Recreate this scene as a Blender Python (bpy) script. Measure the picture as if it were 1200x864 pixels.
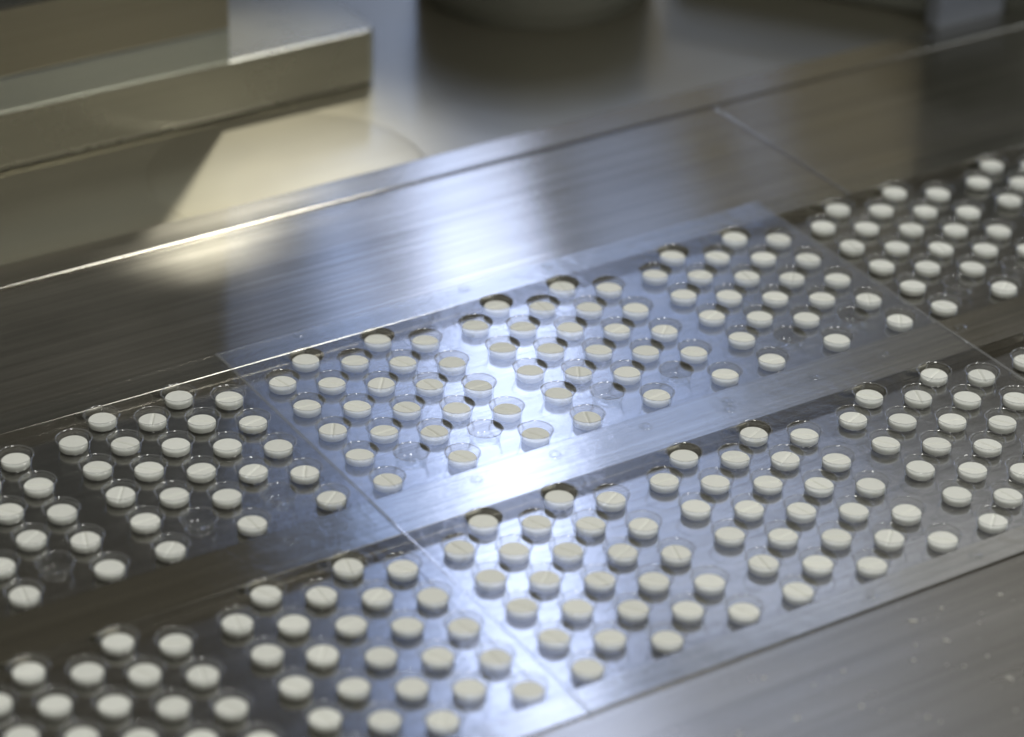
import bpy, bmesh, math, random
from mathutils import Vector, Matrix
random.seed(7)
S = 0.012                       # one pocket pitch across the web = 12 mm
scene = bpy.context.scene
COL = scene.collection
for o in list(bpy.data.objects):
    bpy.data.objects.remove(o)

# ------------------------------------------------------------------ camera
CAM_C = Vector((-20.91724389, -40.99955742, 26.99450831))
CAM_R = Matrix(((0.84697276, 0.25335032, -0.46738717),
                (-0.53123065, 0.43765211, -0.7254341),
                (0.02076402, 0.86271331, 0.50526687)))
F_PX = 3270.9
cd = bpy.data.cameras.new('camera')
cam = bpy.data.objects.new('camera', cd)
COL.objects.link(cam)
cd.sensor_width = 36.0
cd.lens = F_PX / 1200 * 36
cd.clip_start = 0.02
cd.clip_end = 50
cam.matrix_world = Matrix.Translation(CAM_C * S) @ CAM_R.to_4x4()
cd.dof.use_dof = True
cd.dof.focus_distance = 52.2 * S
cd.dof.aperture_fstop = (cd.lens / 1000) / (0.88 * S)
cd.dof.aperture_blades = 9
scene.camera = cam


def px_dir(x, y):
    return (CAM_R @ Vector(((x - 600) / F_PX, -(y - 432) / F_PX, -1.0)))


def px_at(x, y, z=0.0):
    d = px_dir(x, y)
    return CAM_C + d * ((z - CAM_C.z) / d.z)


def to_px(p):
    d = CAM_R.transposed() @ (Vector(p) - CAM_C)
    return 600 + F_PX * d.x / -d.z, 432 - F_PX * d.y / -d.z


# ------------------------------------------------------------------ world and lamps
w = bpy.data.worlds.new('World')
scene.world = w
w.use_nodes = True
bg = w.node_tree.nodes['Background']
bg.inputs[0].default_value = (1.0, 0.91, 0.68, 1)
bg.inputs[1].default_value = 0.075
vs = scene.view_settings
scene.display_settings.display_device = 'sRGB'
vs.view_transform = 'Standard'
vs.look = 'None'
vs.exposure = 0
vs.gamma = 1
vs.use_curve_mapping = False


def area(name, loc, target, sx, sy, radiance, col, up=Vector((0, 0, 1)), spread=180):
    """area lamp; sizes in pitch units, radiance = brightness of its face"""
    ld = bpy.data.lights.new(name, 'AREA')
    ld.shape = 'RECTANGLE'
    ld.size = sx * S
    ld.size_y = sy * S
    ld.energy = radiance * math.pi * (sx * S) * (sy * S)
    ld.color = col
    ld.spread = math.radians(spread)
    o = bpy.data.objects.new(name, ld)
    COL.objects.link(o)
    z = (loc - target).normalized()
    x = up.cross(z).normalized()
    y = z.cross(x)
    m = Matrix((x, y, z)).transposed().to_4x4()
    m.translation = loc * S
    o.matrix_world = m
    return o


def mirrored_lamp(name, x0, x1, y0, y1, radiance, col, dist=90, lean=0):
    """a lamp where the plates mirror it at this part of the view; lean = sideways shift from its middle to its foot"""
    cx, cy = (x0 + x1) / 2, (y0 + y1) / 2
    p = px_at(cx, cy)
    total = (p - CAM_C).length + dist

    def mirrored(x, y):
        q = CAM_C + px_dir(x, y).normalized() * total
        return Vector((q.x, q.y, -q.z))
    up = mirrored(cx + lean, y1) - mirrored(cx - lean, y0)
    return area(name, mirrored(cx, cy), p, (x1 - x0) / F_PX * total, (y1 - y0) / F_PX * total, radiance, col, up.normalized())


BLUE = (0.38, 0.54, 1.0)
mirrored_lamp('window_and_fill_light', 510, 630, 185, 340, 2.5, (0.56, 0.665, 1.0), lean=10)
mirrored_lamp('window_and_fill_light', 535, 685, 345, 900, 5.0, (0.56, 0.665, 1.0), lean=16)
mirrored_lamp('window_and_fill_light', 715, 850, 290, 540, 1.1, BLUE)
mirrored_lamp('window_and_fill_light', 305, 350, 330, 640, 0.8, BLUE)
mirrored_lamp('window_and_fill_light', 395, 440, 220, 640, 1.5, BLUE, lean=12)
mirrored_lamp('window_and_fill_light', 440, 530, 480, 900, 1.2, BLUE)
mirrored_lamp('window_and_fill_light', 300, 430, -90, 40, 0.9, BLUE)
mirrored_lamp('window_and_fill_light', 440, 520, -250, 130, 1.2, BLUE)
mirrored_lamp('window_and_fill_light', 850, 910, 70, 150, 0.9, BLUE)
mirrored_lamp('warm_light', 800, 1072, 60, 260, 0.15, (1.0, 0.91, 0.62))  # added fill, lifts the brown tone of the right plate
mirrored_lamp('warm_light', 530, 800, 20, 190, 0.14, (1.0, 0.92, 0.68))  # added fill for the olive tone of the table
mirrored_lamp('plate_fill_light', 760, 1400, 600, 750, 1.0, (0.94, 0.96, 1.0))  # added fill, brightens the near plate
mirrored_lamp('window_and_fill_light', 700, 1010, 500, 740, 0.75, BLUE)  # added fill, carries the blue sheen along the rail
mirrored_lamp('window_and_fill_light', 880, 1250, 800, 980, 0.22, BLUE)  # weak added fill, tints the near plate blue
area('window_and_fill_light', Vector((75, -14, 42)), Vector((6, -6, 0)), 34, 26, 2.2, (0.82, 0.9, 1.0))  # panel of light added at the right to brighten the pocket walls
for lx in (-9, 31):
    area('ceiling_light', Vector((lx, -29, 68)), Vector((6, -6, 0)), 11, 22, 24, (1.0, 0.99, 0.93))


def table_spot():
    """warm lamp behind the machine; the end of the tall block throws a straight shadow across the table"""
    aim = Vector((4.0, 9.3, -0.6))
    d = Vector((0.65, 0.76, 1.0 * math.tan(math.radians(58)))).normalized()
    L = aim + d * 60
    ld = bpy.data.lights.new('warm_light', 'SPOT')
    ld.spot_size = math.radians(2 * 5.0)
    ld.spot_blend = 0.75
    ld.shadow_soft_size = 1.2 * S
    ld.color = (1.0, 0.96, 0.80)
    ld.energy = 27
    o = bpy.data.objects.new('warm_light', ld)
    COL.objects.link(o)
    o.matrix_world = Matrix.Translation(L * S) @ d.to_track_quat('Z', 'Y').to_matrix().to_4x4()


table_spot()

# ------------------------------------------------------------------ material helpers
def nt(name):
    m = bpy.data.materials.new(name)
    m.use_nodes = True
    n = m.node_tree.nodes
    for a in list(n):
        n.remove(a)
    out = n.new('ShaderNodeOutputMaterial')
    return m, n, m.node_tree.links, out


def steel(name, col=(0.57, 0.548, 0.495), metal=1.0, second=0.0, rough=0.125, aniso=0.97, bump=0.12, streak=1.0, wear=0.5):
    m, n, l, out = nt(name)
    p = n.new('ShaderNodeBsdfPrincipled')
    p.inputs['Metallic'].default_value = metal
    p.inputs['Anisotropic'].default_value = aniso
    tv = n.new('ShaderNodeCombineXYZ')
    tv.inputs[1].default_value = 1          # highlights stretch across the brushing
    l.new(tv.outputs[0], p.inputs['Tangent'])
    geo = n.new('ShaderNodeNewGeometry')

    def noise(sc, scale, detail=4):
        mp = n.new('ShaderNodeMapping')
        mp.inputs['Scale'].default_value = sc
        l.new(geo.outputs['Position'], mp.inputs[0])
        t = n.new('ShaderNodeTexNoise')
        t.inputs['Scale'].default_value = scale
        t.inputs['Detail'].default_value = detail
        l.new(mp.outputs[0], t.inputs['Vector'])
        return t.outputs['Fac']
    st = noise((18, 1700, 1700), 1.0, 5)           # brushing along the web
    st2 = noise((1.5, 130, 130), 1.0, 3)
    bl = noise((30, 30, 30), 1.0, 5)            # wear patches
    mr = n.new('ShaderNodeMapRange')
    mr.inputs[3].default_value = rough - 0.03 * wear
    mr.inputs[4].default_value = rough + 0.05 * wear
    mr.inputs[1].default_value = 0.3
    mr.inputs[2].default_value = 0.7
    l.new(bl, mr.inputs[0])
    ad = n.new('ShaderNodeMath'); ad.operation = 'MULTIPLY_ADD'
    l.new(st2, ad.inputs[0]); ad.inputs[1].default_value = 0.08 * streak
    l.new(mr.outputs[0], ad.inputs[2])
    l.new(ad.outputs[0], p.inputs['Roughness'])
    gm = n.new('ShaderNodeMath'); gm.operation = 'MULTIPLY_ADD'
    st3 = noise((6, 620, 620), 1.0, 3)
    l.new(st3, gm.inputs[0]); gm.inputs[1].default_value = 0.8
    hs = n.new('ShaderNodeMath'); hs.operation = 'MULTIPLY_ADD'; l.new(st, hs.inputs[0]); hs.inputs[1].default_value = 0.9; hs.inputs[2].default_value = -0.35
    l.new(hs.outputs[0], gm.inputs[2]); gm.use_clamp = True
    mx = n.new('ShaderNodeMix'); mx.data_type = 'RGBA'
    mx.inputs['A'].default_value = (*[c * (1 - 0.32 * min(1, streak)) for c in col], 1)
    mx.inputs['B'].default_value = (*[min(1, c * (1 + 0.30 * min(1, streak))) for c in col], 1)
    l.new(gm.outputs[0], mx.inputs['Factor'])
    l.new(mx.outputs['Result'], p.inputs['Base Color'])
    b = n.new('ShaderNodeBump')
    b.inputs['Strength'].default_value = bump
    b.inputs['Distance'].default_value = 0.00006
    s2 = n.new('ShaderNodeMath'); s2.operation = 'ADD'
    l.new(st, s2.inputs[0]); l.new(st2, s2.inputs[1])
    l.new(s2.outputs[0], b.inputs['Height'])
    l.new(b.outputs[0], p.inputs['Normal'])
    last = p
    if second:                                  # rubbed, scattering part of the finish
        p2 = n.new('ShaderNodeBsdfPrincipled')
        p2.inputs['Metallic'].default_value = 1
        p2.inputs['Roughness'].default_value = 0.5
        l.new(mx.outputs['Result'], p2.inputs['Base Color'])
        ms = n.new('ShaderNodeMixShader'); ms.inputs[0].default_value = second
        l.new(p.outputs[0], ms.inputs[1]); l.new(p2.outputs[0], ms.inputs[2])
        last = ms
    l.new(last.outputs[0], out.inputs[0])
    return m


def film(name, rough=0.06, glare=0.0, gain=1.75, bump=0.4, clear=0.955, white=0.0):
    m, n, l, out = nt(name)
    tr = n.new('ShaderNodeBsdfTransparent'); tr.inputs[0].default_value = (clear, clear + 0.006, clear + 0.009, 1)
    gl = n.new('ShaderNodeBsdfAnisotropic' if False else 'ShaderNodeBsdfGlossy')
    gl.inputs['Roughness'].default_value = rough
    geo = n.new('ShaderNodeNewGeometry')
    t = n.new('ShaderNodeTexNoise'); t.inputs['Scale'].default_value = 130; t.inputs['Detail'].default_value = 3
    l.new(geo.outputs['Position'], t.inputs['Vector'])
    t2 = n.new('ShaderNodeTexNoise'); t2.inputs['Scale'].default_value = 2600; t2.inputs['Detail'].default_value = 2
    l.new(geo.outputs['Position'], t2.inputs['Vector'])
    ma = n.new('ShaderNodeMath'); ma.operation = 'MULTIPLY_ADD'
    l.new(t2.outputs['Fac'], ma.inputs[0]); ma.inputs[1].default_value = 0.055; l.new(t.outputs['Fac'], ma.inputs[2])
    b = n.new('ShaderNodeBump'); b.inputs['Strength'].default_value = bump; b.inputs['Distance'].default_value = 0.0004
    l.new(ma.outputs[0], b.inputs['Height'])
    l.new(b.outputs[0], gl.inputs['Normal'])
    # Schlick reflectance of a thin clear sheet, the same from both sides
    dt = n.new('ShaderNodeVectorMath'); dt.operation = 'DOT_PRODUCT'
    l.new(geo.outputs['Incoming'], dt.inputs[0]); l.new(b.outputs[0], dt.inputs[1])
    ab = n.new('ShaderNodeMath'); ab.operation = 'ABSOLUTE'; l.new(dt.outputs['Value'], ab.inputs[0])
    iv = n.new('ShaderNodeMath'); iv.operation = 'SUBTRACT'; iv.use_clamp = True
    iv.inputs[0].default_value = 1; l.new(ab.outputs[0], iv.inputs[1])
    pw = n.new('ShaderNodeMath'); pw.operation = 'POWER'; l.new(iv.outputs[0], pw.inputs[0]); pw.inputs[1].default_value = 5
    mu = n.new('ShaderNodeMath'); mu.operation = 'MULTIPLY_ADD'; mu.use_clamp = True
    l.new(pw.outputs[0], mu.inputs[0]); mu.inputs[1].default_value = 0.95 * 1.0; mu.inputs[2].default_value = 0.04 * gain
    mx = n.new('ShaderNodeMixShader')
    l.new(mu.outputs[0], mx.inputs[0]); l.new(tr.outputs[0], mx.inputs[1]); l.new(gl.outputs[0], mx.inputs[2])
    last = mx
    if white:                                   # white mixed in, imitating light caught along the rims
        df = n.new('ShaderNodeBsdfDiffuse'); df.inputs[0].default_value = (0.85, 0.87, 0.9, 1)
        wm = n.new('ShaderNodeMixShader'); wm.inputs[0].default_value = white
        l.new(mx.outputs[0], wm.inputs[1]); l.new(df.outputs[0], wm.inputs[2])
        last = mx = wm
    if glare:  # extra gloss imitating glare on the sheet, fading towards the near lane
        g2 = n.new('ShaderNodeBsdfGlossy'); g2.inputs['Roughness'].default_value = 0.26
        g2.inputs[0].default_value = (0.9, 0.95, 1, 1)
        h = n.new('ShaderNodeMixShader')
        sx = n.new('ShaderNodeSeparateXYZ'); l.new(geo.outputs['Position'], sx.inputs[0])
        hr = n.new('ShaderNodeMapRange'); hr.interpolation_type = 'SMOOTHSTEP'
        hr.inputs[1].default_value = -7.5 * S; hr.inputs[2].default_value = -4.0 * S
        hr.inputs[3].default_value = glare * 0.12; hr.inputs[4].default_value = glare
        l.new(sx.outputs['Y'], hr.inputs[0]); l.new(hr.outputs[0], h.inputs[0])
        l.new(mx.outputs[0], h.inputs[1]); l.new(g2.outputs[0], h.inputs[2])
        last = h
    l.new(last.outputs[0], out.inputs[0])
    return m


def plain(name, col, rough=0.6, metallic=0.0, var=0.1, scale=300, bump=0.0):
    m, n, l, out = nt(name)
    p = n.new('ShaderNodeBsdfPrincipled')
    p.inputs['Roughness'].default_value = rough
    p.inputs['Metallic'].default_value = metallic
    geo = n.new('ShaderNodeNewGeometry')
    t = n.new('ShaderNodeTexNoise'); t.inputs['Scale'].default_value = scale; t.inputs['Detail'].default_value = 5
    l.new(geo.outputs['Position'], t.inputs['Vector'])
    mx = n.new('ShaderNodeMix'); mx.data_type = 'RGBA'
    mx.inputs['A'].default_value = (*[c * (1 - var) for c in col], 1)
    mx.inputs['B'].default_value = (*[min(1, c * (1 + var)) for c in col], 1)
    l.new(t.outputs['Fac'], mx.inputs['Factor'])
    oi = n.new('ShaderNodeObjectInfo')
    hv = n.new('ShaderNodeHueSaturation')
    vr = n.new('ShaderNodeMapRange'); vr.inputs[3].default_value = 0.93; vr.inputs[4].default_value = 1.04
    l.new(oi.outputs['Random'], vr.inputs[0]); l.new(vr.outputs[0], hv.inputs['Value'])
    l.new(mx.outputs['Result'], hv.inputs['Color']); l.new(hv.outputs[0], p.inputs['Base Color'])
    if bump:
        t3 = n.new('ShaderNodeTexNoise'); t3.inputs['Scale'].default_value = 2500; t3.inputs['Detail'].default_value = 3
        l.new(geo.outputs['Position'], t3.inputs['Vector'])
        b = n.new('ShaderNodeBump'); b.inputs['Strength'].default_value = bump; b.inputs['Distance'].default_value = 0.0001
        l.new(t3.outputs['Fac'], b.inputs['Height']); l.new(b.outputs[0], p.inputs['Normal'])
    l.new(p.outputs[0], out.inputs[0])
    return m


M_PLATE = steel('brushed_plate_steel')
M_RAIL = steel('rail_steel', rough=0.115, aniso=0.9)
M_STRIP = steel('strip_steel', rough=0.12, aniso=0.8)
M_FRONT = steel('near_plate_steel', rough=0.22, aniso=0.9, streak=0.75)
M_FLOOR = steel('channel_steel', col=(0.5, 0.49, 0.47), rough=0.145, aniso=0.3, bump=0.06, wear=0.4)
M_TABLE = steel('table_steel', second=0.33, col=(0.52, 0.495, 0.41), rough=0.2, aniso=0.0, bump=0.04, streak=0.2, wear=0.7)
M_BLOCK = steel('satin_block_steel', col=(0.42, 0.415, 0.365), rough=0.26, aniso=0.0, bump=0.03, streak=0.3)
M_BLOCK_PALE = steel('pale_block_steel', col=(0.44, 0.47, 0.46), rough=0.36, aniso=0.0, bump=0.03, streak=0.3)
M_BLOCK_DARK = steel('dark_block_steel', col=(0.30, 0.285, 0.235), rough=0.38, aniso=0.0, bump=0.03, streak=0.3)
M_DARK = plain('dark_metal_and_gap_shade', (0.035, 0.037, 0.035), rough=0.45)
M_GREY = plain('grey_painted_metal', (0.085, 0.09, 0.08), rough=0.5)
M_PALE = plain('pale_plastic', (0.19, 0.21, 0.26), rough=0.4)
M_FILM = film('clear_film', rough=0.05, glare=0.0)
M_FILM_MID = film('clear_film_glare', rough=0.12, glare=0.165, gain=1.7)  # middle sheet, with its glare put into the material
M_POCKET = film('clear_pocket', rough=0.05, gain=1.7, bump=0.06, white=0.025)
M_RIM = film('film_rim', rough=0.07, gain=4.5, bump=0.05, clear=0.80, white=0.11)  # darker tint and white imitate the dark and bright rim lines
M_TABLET = plain('tablet_white', (0.79, 0.80, 0.75), rough=0.85, var=0.06, scale=900, bump=0.35)
M_CRUMB = plain('tablet_powder', (0.7, 0.7, 0.66), rough=0.9)

# ------------------------------------------------------------------ object helpers
def link(name, me, mat=None, parent=None, loc=None):
    o = bpy.data.objects.new(name, me)
    COL.objects.link(o)
    if mat and me and not me.materials:
        me.materials.append(mat)
    if parent:
        o.parent = parent
    if loc is not None:
        o.location = Vector(loc) * S
    return o


def tag(o, label, cat, group=None):
    o['label'] = label
    o['category'] = cat
    if group:
        o['group'] = group
    return o


def box_mesh(name, a, b, bevel=0.04, seg=2, origin=(0, 0, 0), vbevel=0):
    bm = bmesh.new()
    a = Vector(a) - Vector(origin); b = Vector(b) - Vector(origin)
    vs_ = [bm.verts.new(Vector((x, y, z)) * S) for x in (a.x, b.x) for y in (a.y, b.y) for z in (a.z, b.z)]
    for f in ((0, 1, 3, 2), (4, 6, 7, 5), (0, 4, 5, 1), (2, 3, 7, 6), (0, 2, 6, 4), (1, 5, 7, 3)):
        bm.faces.new([vs_[i] for i in f])
    bmesh.ops.recalc_face_normals(bm, faces=bm.faces)
    if vbevel:
        ve = [e for e in bm.edges if abs(e.verts[0].co.z - e.verts[1].co.z) > 1e-7]
        bmesh.ops.bevel(bm, geom=ve, offset=vbevel * S, segments=6, affect='EDGES', profile=0.5)
    if bevel:
        if vbevel:
            geo_ = [e for e in bm.edges if abs(e.verts[0].co.z - e.verts[1].co.z) < 1e-7]
        bmesh.ops.bevel(bm, geom=geo_ if vbevel else list(bm.edges), offset=bevel * S, segments=seg, affect='EDGES', profile=0.6)
    me = bpy.data.meshes.new(name)
    bm.to_mesh(me); bm.free()
    return me


def box(name, a, b, mat, parent=None, bevel=0.04, seg=2, vbevel=0):
    """a bevelled bar standing where it is, origin at its base centre"""
    o = Vector(((a[0] + b[0]) / 2, (a[1] + b[1]) / 2, min(a[2], b[2])))
    ob = link(name, box_mesh(name, a, b, bevel, seg, o, vbevel), mat)
    ob.location = o * S
    if parent:
        ob.parent = parent
        ob.matrix_parent_inverse = parent.matrix_basis.inverted()
    return ob


def lathe_mesh(name, prof, seg=48, closed_bottom=True):
    bm = bmesh.new()
    rings = []
    for r, z in prof:
        if r <= 1e-6:
            rings.append([bm.verts.new((0, 0, z * S))])
        else:
            rings.append([bm.verts.new((r * math.cos(2 * math.pi * i / seg) * S,
                                        r * math.sin(2 * math.pi * i / seg) * S, z * S)) for i in range(seg)])
    for A, B in zip(rings, rings[1:]):
        for i in range(seg):
            j = (i + 1) % seg
            if len(A) == 1 and len(B) == 1:
                continue
            if len(B) == 1:
                bm.faces.new((A[i], A[j], B[0]))
            elif len(A) == 1:
                bm.faces.new((A[0], B[i], B[j]))
            else:
                bm.faces.new((A[i], A[j], B[j], B[i]))
    bmesh.ops.recalc_face_normals(bm, faces=bm.faces)
    for f in bm.faces:
        f.smooth = True
    me = bpy.data.meshes.new(name)
    bm.to_mesh(me); bm.free()
    return me


# ------------------------------------------------------------------ machine bed
FLOOR_Z = -0.254
TOP = -0.022                     # plate tops, just under the film
X0, X1 = -24.0, 40.0
t = box('machine_table', (X0, 5.0, -1.6), (48, 40, -0.6), M_TABLE, bevel=0)
t['kind'] = 'structure'
t = box('channel_floor', (X0, -11.9, -1.0), (X1, 0.9, FLOOR_Z), M_FLOOR, bevel=0)
t['kind'] = 'structure'
JX = 14.32
o = box('guide_plate', (X0, 0.45, FLOOR_Z + .002), (JX - 0.012, 5.52, TOP), M_PLATE, bevel=0.02, seg=3)
tag(o, 'long brushed steel plate behind the tablet web, left of the cross joint', 'steel plate')
o = box('guide_plate', (JX + 0.012, 0.45, FLOOR_Z + .002), (X1, 5.52, TOP), M_PLATE, bevel=0.02, seg=3)
tag(o, 'dark steel plate behind the tablet web, right of the cross joint', 'steel plate')
o = box('edge_strip', (X0, 5.54, -0.595), (X1, 6.42, TOP + 0.045), M_STRIP, bevel=0.014, seg=3)
tag(o, 'narrow raised steel strip along the far edge of the plates', 'steel strip')
o = box('centre_rail', (X0, -6.07, FLOOR_Z + .002), (X1, -4.88, TOP), M_RAIL, bevel=0.02, seg=3)
tag(o, 'bright steel rail between the two lanes of tablets', 'rail')
o = box('front_rail', (X0, -11.98, FLOOR_Z + .002), (X1, -11.34, TOP), M_RAIL, bevel=0.02, seg=3)
tag(o, 'narrow steel rail under the near edge of the film', 'rail')
o = box('front_plate', (X0, -30, FLOOR_Z + .002), (X1, -11.99, TOP - 0.03), M_FRONT, bevel=0.02, seg=3)
tag(o, 'wide brushed steel plate in the near corner with white specks', 'steel plate')

# round inset cover in the table
prof = [(0, 0.006), (3.05, 0.006), (3.1, 0.0), (3.12, -0.01)]
o = link('inset_cover', lathe_mesh('inset_cover', prof, 96), M_TABLE, loc=(4.9, 8.4, -0.596))
tag(o, 'thin round steel cover set flush in the table by the stepped block', 'cover plate')

# ------------------------------------------------------------------ things behind the plates
root = bpy.data.objects.new('stepped_block', None); COL.objects.link(root)
root.location = Vector((0, 13, -0.598)) * S
tag(root, 'stepped steel block of stacked bars at the back left of the table', 'machine block')
box('shadow_gap_foot', (-14, 11.62, -0.9), (8.8, 19.8, -0.54), M_DARK, root, bevel=0.02)  # dark inset box standing in for the shadow line under the base bar
box('base_bar', (-14, 11.52, -0.54), (8.95, 20, 0.80), M_BLOCK, root, bevel=0.06, seg=3, vbevel=0.28)
box('middle_bar', (-14, 11.49, 0.802), (5.10, 17.5, 1.62), M_BLOCK_PALE, root, bevel=0.05)
box('top_bar', (-14, 11.53, 1.622), (5.12, 17.5, 3.2), M_BLOCK_DARK, root, bevel=0.05)
box('upper_cover', (-14, 11.53, 3.202), (5.12, 17.5, 10.5), M_DARK, root, bevel=0.05)

prof = [(0, 0.0), (2.86, 0.0), (2.9, 0.03), (2.9, 0.3), (2.95, 0.34), (3.0, 0.4), (3.0, 3.3), (2.9, 3.4), (0, 3.4)]
o = link('round_post', lathe_mesh('round_post', prof, 64), M_GREY, loc=(15.4, 14.8, -0.597))
tag(o, 'thick dark grey round post standing on the table behind the plates', 'post')



def turned(o, corner, deg):
    o.location = Vector(corner) * S
    o.rotation_euler.z = math.radians(deg)
    return o


bx = link('control_housing', box_mesh('control_housing', (0, 0, 0), (4, 7, 2.2), 0.2, 3), M_GREY)
tag(turned(bx, (22.95, 8.15, -0.597), 35), 'grey metal housing at the top right, left of the pale panel', 'housing')
bx = link('pale_panel', box_mesh('pale_panel', (0, 0, 0), (2.15, 0.5, 1.6), 0.1, 3), M_PALE)
tag(turned(bx, (22.55, 7.35, -0.597), 0), 'pale bluish panel at the top right between two grey housings', 'panel')
bx = link('control_housing', box_mesh('control_housing', (0, 0, 0), (5, 3, 7), 0.2, 3), M_GREY)
tag(turned(bx, (25.35, 6.75, -0.597), 30), 'grey metal housing in the top right corner, right of the pale panel', 'housing')

# ------------------------------------------------------------------ the blister film
PU, CP, LO = 0.7883, 4.3008, 6.5161
SHEET = 3 * CP
SEAM0 = -0.575
FY0, FY1 = -12.0, 1.1            # film edges across the web
RH = 0.344                       # hole (flange) radius
SEG = 40


def pocket_xy(lane, k, r, j):
    # centres measured on the tablet tops, moved to the pocket openings above them
    return k * CP + r * PU + 0.092, -(j + 0.5 * (r % 2 == 0)) - lane * LO + 0.147


def in_view(x, y, m):
    px, py = to_px((x, y, 0))
    return -m < px < 1200 + m and -m < py < 864 + m


def height(s, x, y):
    """slow buckle of each film sheet between two creases"""
    u = (x - (SEAM0 + SHEET * s)) / SHEET
    v = (y - FY0) / (FY1 - FY0)
    if s == 0:                                   # the far right corner curls up a little
        dx, dy = x - (SEAM0 + SHEET), y - FY1
        return 0.035 * math.exp(-(dx * dx + dy * dy) / 0.3)
    return 0.0


def pocket_mesh():
    prof = [(0.344, 0.0), (0.337, 0.003), (0.329, 0.004), (0.321, 0.0), (0.314, -0.008), (0.309, -0.019), (0.306, -0.03), (0.298, -0.09),
            (0.290, -0.155), (0.285, -0.193), (0.276, -0.223), (0.255, -0.238), (0.21, -0.242), (0.12, -0.238), (0.06, -0.233),
            (0.035, -0.226), (0.0, -0.224)]
    bm = bmesh.new()
    rings = []
    n = SEG
    for q, (r, z) in enumerate(prof):
        if r == 0:
            rings.append([bm.verts.new((0, 0, z * S))]); continue
        ring = []
        for i in range(n):
            rr = r
            if 8 <= q <= 11:                       # fluted foot of the pocket
                rr += 0.0025 * (1 if i % 2 else -1) * (1 - abs(q - 9.5) / 3)
            ring.append(bm.verts.new((rr * math.cos(2 * math.pi * i / n) * S, rr * math.sin(2 * math.pi * i / n) * S, z * S)))
        rings.append(ring)
    for A, B in zip(rings, rings[1:]):
        for i in range(n):
            j = (i + 1) % n
            if len(B) == 1:
                bm.faces.new((A[j], A[i], B[0]))
            else:
                bm.faces.new((A[j], A[i], B[i], B[j]))
    bmesh.ops.recalc_face_normals(bm, faces=bm.faces)
    if sum(f.normal.z for f in bm.faces if f.calc_center_median().length < 0.3 * S) < 0:
        bmesh.ops.reverse_faces(bm, faces=bm.faces)
    for f in bm.faces:
        f.smooth = True
    me = bpy.data.meshes.new('pocket')
    bm.to_mesh(me); bm.free()
    me.materials.append(M_POCKET)
    me.materials.append(M_RIM)
    for f in me.polygons:
        c = f.center
        if math.hypot(c.x, c.y) > 0.312 * S:
            f.material_index = 1           # thick rolled lip
    return me


def tablet_mesh(kind):
    """round tablet: domed faces, bevelled rim; kind 0 scored, 1 plain with a worn shallow dent"""
    R, RT, H = 0.262, 0.246, 0.118
    bm = bmesh.new()
    ys = [math.sin(math.radians(a)) * RT for a in (-90, -74, -60, -46, -34, -24, -16)] + [-0.05, -0.034, -0.015, 0]
    ys = ys + [-y for y in reversed(ys[:-1])]
    xs = [-1, -0.97, -0.85, -0.6, -0.3, 0, 0.3, 0.6, 0.85, 0.97, 1]

    def top(x, y):
        d = math.hypot(x, y) / RT
        z = 0.007 * (1 - d * d)
        if kind == 0:
            z -= 0.032 * max(0, 1 - abs(y) / 0.034) * (1.0 if d < 0.99 else 0.5)
        return H + z
    rows = []
    for y in ys:
        h = math.sqrt(max(0, RT * RT - y * y))
        if h < 1e-5:
            rows.append([bm.verts.new((0, y * S, top(0, y) * S))])
        else:
            rows.append([bm.verts.new((h * s_ * S, y * S, top(h * s_, y) * S)) for s_ in xs])
    for A, B in zip(rows, rows[1:]):
        if len(A) == 1:
            for i in range(len(B) - 1):
                bm.faces.new((A[0], B[i + 1], B[i]))
        elif len(B) == 1:
            for i in range(len(A) - 1):
                bm.faces.new((A[i], A[i + 1], B[0]))
        else:
            for i in range(len(A) - 1):
                bm.faces.new((A[i], A[i + 1], B[i + 1], B[i]))
    # outline, counter-clockwise
    loop = [rows[0][0]] + [r[-1] for r in rows[1:-1]] + [rows[-1][0]] + [r[0] for r in reversed(rows[1:-1])]
    prev = loop
    for rad, z in ((0.253, H - 0.003), (R, H - 0.012), (R, 0.022), (0.252, 0.008), (0.235, 0.0)):
        ring = []
        for v0 in loop:
            d = Vector((v0.co.x, v0.co.y)).normalized()
            ring.append(bm.verts.new((d.x * rad * S, d.y * rad * S, z * S)))
        for i in range(len(loop)):
            j = (i + 1) % len(loop)
            bm.faces.new((prev[i], ring[i], ring[j], prev[j]))
        prev = ring
    c = bm.verts.new((0, 0, -0.012 * S))
    for i in range(len(prev)):
        bm.faces.new((prev[i], c, prev[(i + 1) % len(prev)]))
    bmesh.ops.recalc_face_normals(bm, faces=bm.faces)
    for f in bm.faces:
        f.smooth = True
    me = bpy.data.meshes.new('tablet')
    bm.to_mesh(me); bm.free()
    me.materials.append(M_TABLET)
    return me


PM = pocket_mesh()
TM = [tablet_mesh(0), tablet_mesh(1)]

web = bpy.data.objects.new('blister_film', None); COL.objects.link(web)
web.location = Vector((5.5, -5.5, 0)) * S
tag(web, 'wide web of clear plastic film with two lanes of round tablet pockets', 'blister film')
WL = Vector((5.5, -5.5, 0))


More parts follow.
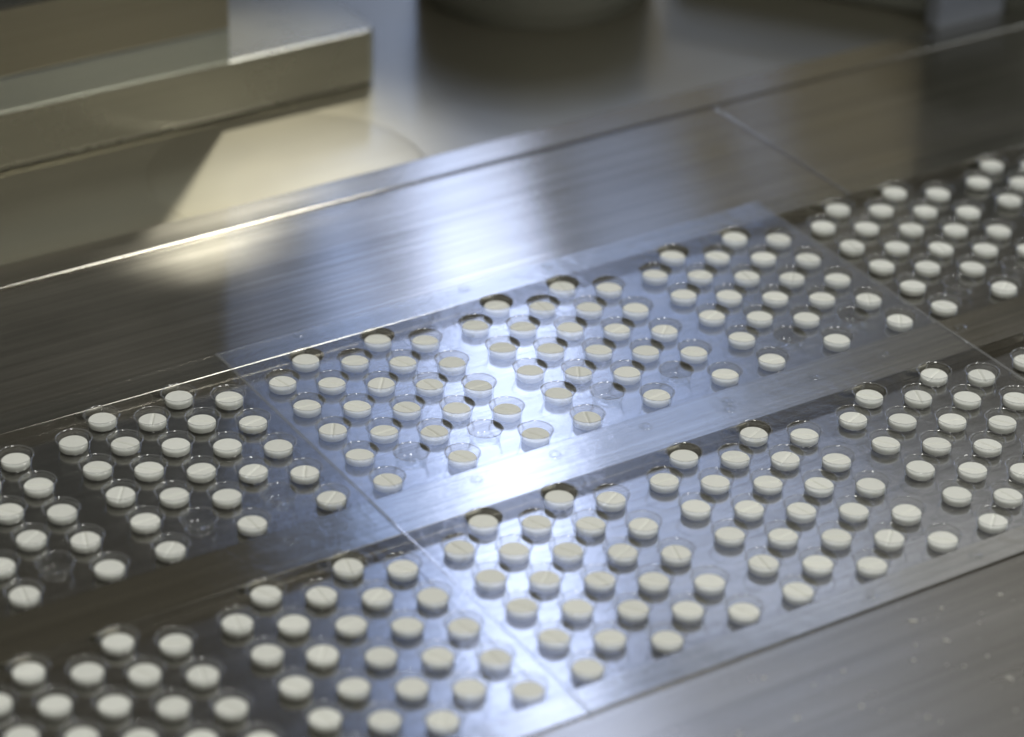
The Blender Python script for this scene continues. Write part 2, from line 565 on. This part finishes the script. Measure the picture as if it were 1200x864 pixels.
def sheet_mesh(s, holes):
    """one formed sheet, with a round opening at every pocket"""
    xa, xb = SEAM0 + SHEET * s, SEAM0 + SHEET * (s + 1)
    bm = bmesh.new()

    def V(x, y):
        return bm.verts.new(((x - WL.x) * S, (y - WL.y) * S, height(s, x, y) * S))

    def rect(x0, x1, y0, y1):
        if x1 - x0 < 1e-6 or y1 - y0 < 1e-6:
            return
        ny = max(1, int(round((y1 - y0) / 0.7))); nx = max(1, int(round((x1 - x0) / 0.7)))
        g = [[V(x0 + (x1 - x0) * i / nx, y0 + (y1 - y0) * q / ny) for q in range(ny + 1)] for i in range(nx + 1)]
        for i in range(nx):
            for q in range(ny):
                bm.faces.new((g[i][q], g[i + 1][q], g[i + 1][q + 1], g[i][q + 1]))
    # columns
    cols = sorted({round(c[0], 4) for c in holes})
    edge = xa
    for cx in cols:
        rect(edge, cx - PU / 2, FY0, FY1)
        edge = cx + PU / 2
        cy = sorted([c[1] for c in holes if abs(c[0] - cx) < 1e-3])
        yb = FY0
        for y in cy:
            rect(cx - PU / 2, cx + PU / 2, yb, y - 0.5)
            yb = y + 0.5
            # square cell with a round opening
            inner, outer = [], []
            for i in range(SEG):
                a = 2 * math.pi * i / SEG
                ca, sa = math.cos(a), math.sin(a)
                inner.append(V(cx + RH * ca, y + RH * sa))
                hx, hy = PU / 2, 0.5
                tt = min(hx / abs(ca) if abs(ca) > 1e-9 else 9, hy / abs(sa) if abs(sa) > 1e-9 else 9)
                outer.append((ca * tt, sa * tt, a))
            ov = [V(cx + p_[0], y + p_[1]) for p_ in outer]
            ca0 = math.atan2(0.5, PU / 2)
            corners = [ca0, math.pi - ca0, math.pi + ca0, 2 * math.pi - ca0]
            cxy = [(PU / 2, .5), (-PU / 2, .5), (-PU / 2, -.5), (PU / 2, -.5)]
            for i in range(SEG):
                j = (i + 1) % SEG
                a0, a1 = outer[i][2], outer[i][2] + 2 * math.pi / SEG
                extra = [V(cx + cxy[q][0], y + cxy[q][1]) for q, ca in enumerate(corners) if a0 + 1e-6 < ca < a1 - 1e-6]
                bm.faces.new([inner[j], inner[i], ov[i]] + extra + [ov[j]])
        rect(cx - PU / 2, cx + PU / 2, yb, FY1)
    rect(edge, xb, FY0, FY1)
    # turned-down edges of the sheet
    for y in (FY0, FY1):
        n = 24
        for i in range(n):
            x0_, x1_ = xa + (xb - xa) * i / n, xa + (xb - xa) * (i + 1) / n
            sg = -1 if y == FY0 else 1
            a, b = V(x0_, y), V(x1_, y)
            c, d = V(x1_, y + sg * .012), V(x0_, y + sg * .012)
            c.co.z -= 0.013 * S; d.co.z -= 0.013 * S
            bm.faces.new((a, b, c, d))
    bmesh.ops.recalc_face_normals(bm, faces=bm.faces)
    bm.normal_update()
    for f in bm.faces:
        if f.normal.z < 0:
            f.normal_flip()
        f.smooth = True
    me = bpy.data.meshes.new('film_sheet')
    bm.to_mesh(me); bm.free()
    return me


ORD = ['first', 'second', 'third', 'fourth', 'fifth']


def card_name(k):
    return {-4: 'fourth block left of left crease', -3: 'third block left of left crease', -2: 'second block left of left crease',
            -1: 'first block left of left crease', 0: 'left block between the creases', 1: 'middle block between the creases',
            2: 'right block between the creases', 3: 'first block right of right crease', 4: 'second block right of right crease',
            5: 'third block right of right crease'}[k]


n_pill = n_pocket = 0
for s in (-1, 0, 1):
    spots = []
    for lane in (0, 1):
        for k in range(3 * s, 3 * s + 3):
            for r in range(5):
                for j in range(5):
                    x, y = pocket_xy(lane, k, r, j)
                    if in_view(x, y, 34):
                        spots.append((x, y, lane, k, r, j))
    sh = link('film_sheet', sheet_mesh(s, spots), M_FILM_MID if s == 0 else M_FILM, web)
    for x, y, lane, k, r, j in spots:
        p = link('pocket', PM, None, sh)
        p.location = ((x - WL.x) * S, (y - WL.y) * S, height(s, x, y) * S)
        p.rotation_euler.z = random.choice((0, 1)) * 2 * math.pi / SEG * random.randrange(SEG)
        n_pocket += 1
        if lane == 0 and r in (1, 3) and j == 4:
            continue
        if not in_view(x, y, 20):
            continue
        kind = 0 if random.random() < 0.68 else 1
        tb = link('tablet', TM[kind])
        a, rr = random.uniform(0, 6.28), 0.018 * math.sqrt(random.random())
        tb.location = Vector((x + rr * math.cos(a), y + rr * math.sin(a), height(s, x, y) - 0.222)) * S
        tb.rotation_euler = (random.gauss(0, .022), random.gauss(0, .022), random.uniform(0, 6.28))
        tag(tb, 'white tablet, %s lane, %s, %s row, %s from back' % ('near' if lane else 'far', card_name(k), ORD[r], ORD[j]),
            'tablet', 'white round tablets lying in the film pockets')
        n_pill += 1
print('pills', n_pill, 'pockets', n_pocket)

# creases between the sheets
for s in (0, 1):
    x = SEAM0 + SHEET * s
    bm = bmesh.new()
    ny = 60
    prof = ((-0.035, 0.001), (-0.012, 0.014), (0.0, 0.005), (0.012, 0.014), (0.035, 0.001))
    g = [[bm.verts.new(((x + dx - WL.x) * S, (FY0 + (FY1 - FY0) * q / ny - WL.y) * S, z * S * (0.08 if q < ny * 0.48 else 0.75))) for dx, z in prof] for q in range(ny + 1)]
    for A, B in zip(g, g[1:]):
        for i in range(len(prof) - 1):
            bm.faces.new((A[i], A[i + 1], B[i + 1], B[i]))
    me = bpy.data.meshes.new('crease'); bm.to_mesh(me); bm.free()
    link('crease', me, M_RIM, web)

# small embossed rings of the film over the rails
ring_prof = [(0.13, 0.001), (0.118, 0.012), (0.105, 0.012), (0.09, 0.002), (0.05, 0.004), (0.0, 0.005)]
RM = lathe_mesh('embossed_ring', ring_prof, 28)
for x, y in ((1.16, 0.98), (4.9, 0.95), (6.9, 0.93), (1.42, -5.26), (3.09, -5.26), (5.07, -5.28), (6.95, -5.3), (6.78, -5.56), (8.89, -5.38),
             (10.6, -5.36), (12.6, -5.32), (-2.4, -5.3), (7.6, -11.66), (5.3, -11.7)):
    o = link('embossed_ring', RM, M_POCKET, web)
    o.location = ((x - WL.x) * S, (y - WL.y) * S, 0.001)
    o.location.z = 0.0012 * S

# tablet dust on the near plate
bm = bmesh.new()
rnd = random.Random(5)
dust = [(1073, 756), (1103, 713), (1070, 728), (1071, 774), (1130, 781), (1157, 769), (1190, 833), (953, 803), (934, 842), (866, 860),
        (1148, 730), (1172, 697), (1033, 833), (1102, 846), (1009, 828), (988, 787), (1183, 795), (1087, 841), (1109, 751), (895, 795)]
for px, py in dust + [(rnd.uniform(700, 1200), rnd.uniform(700, 864)) for _ in range(35)]:
    p = px_at(px, py, TOP - 0.03)
    if p.y > -12.1:
        continue
    sz = rnd.uniform(0.017, 0.03) if (px, py) in dust else rnd.uniform(0.006, 0.012)
    ln = rnd.choice((1, 1, 1.3, 1.8, 3))
    mt = Matrix.Translation(Vector((p.x, p.y, TOP - 0.03 + sz * 0.3)) * S) @ Matrix.Rotation(rnd.uniform(0, 3), 4, 'Z') @ Matrix.Diagonal((sz * ln * S, sz * S, sz * .45 * S, 1))
    r = bmesh.ops.create_icosphere(bm, subdivisions=1, radius=1.0, matrix=mt)
    for v in r['verts']:
        v.co += Vector((rnd.uniform(-1, 1), rnd.uniform(-1, 1), 0)) * sz * .15 * S
me = bpy.data.meshes.new('tablet_dust'); bm.to_mesh(me); bm.free()
o = link('tablet_dust', me, M_CRUMB)
o['kind'] = 'stuff'
tag(o, 'white tablet dust and crumbs scattered on the near steel plate', 'dust')

scene.cycles.transparent_max_bounces = 24
scene.cycles.max_bounces = 10
scene.cycles.glossy_bounces = 6
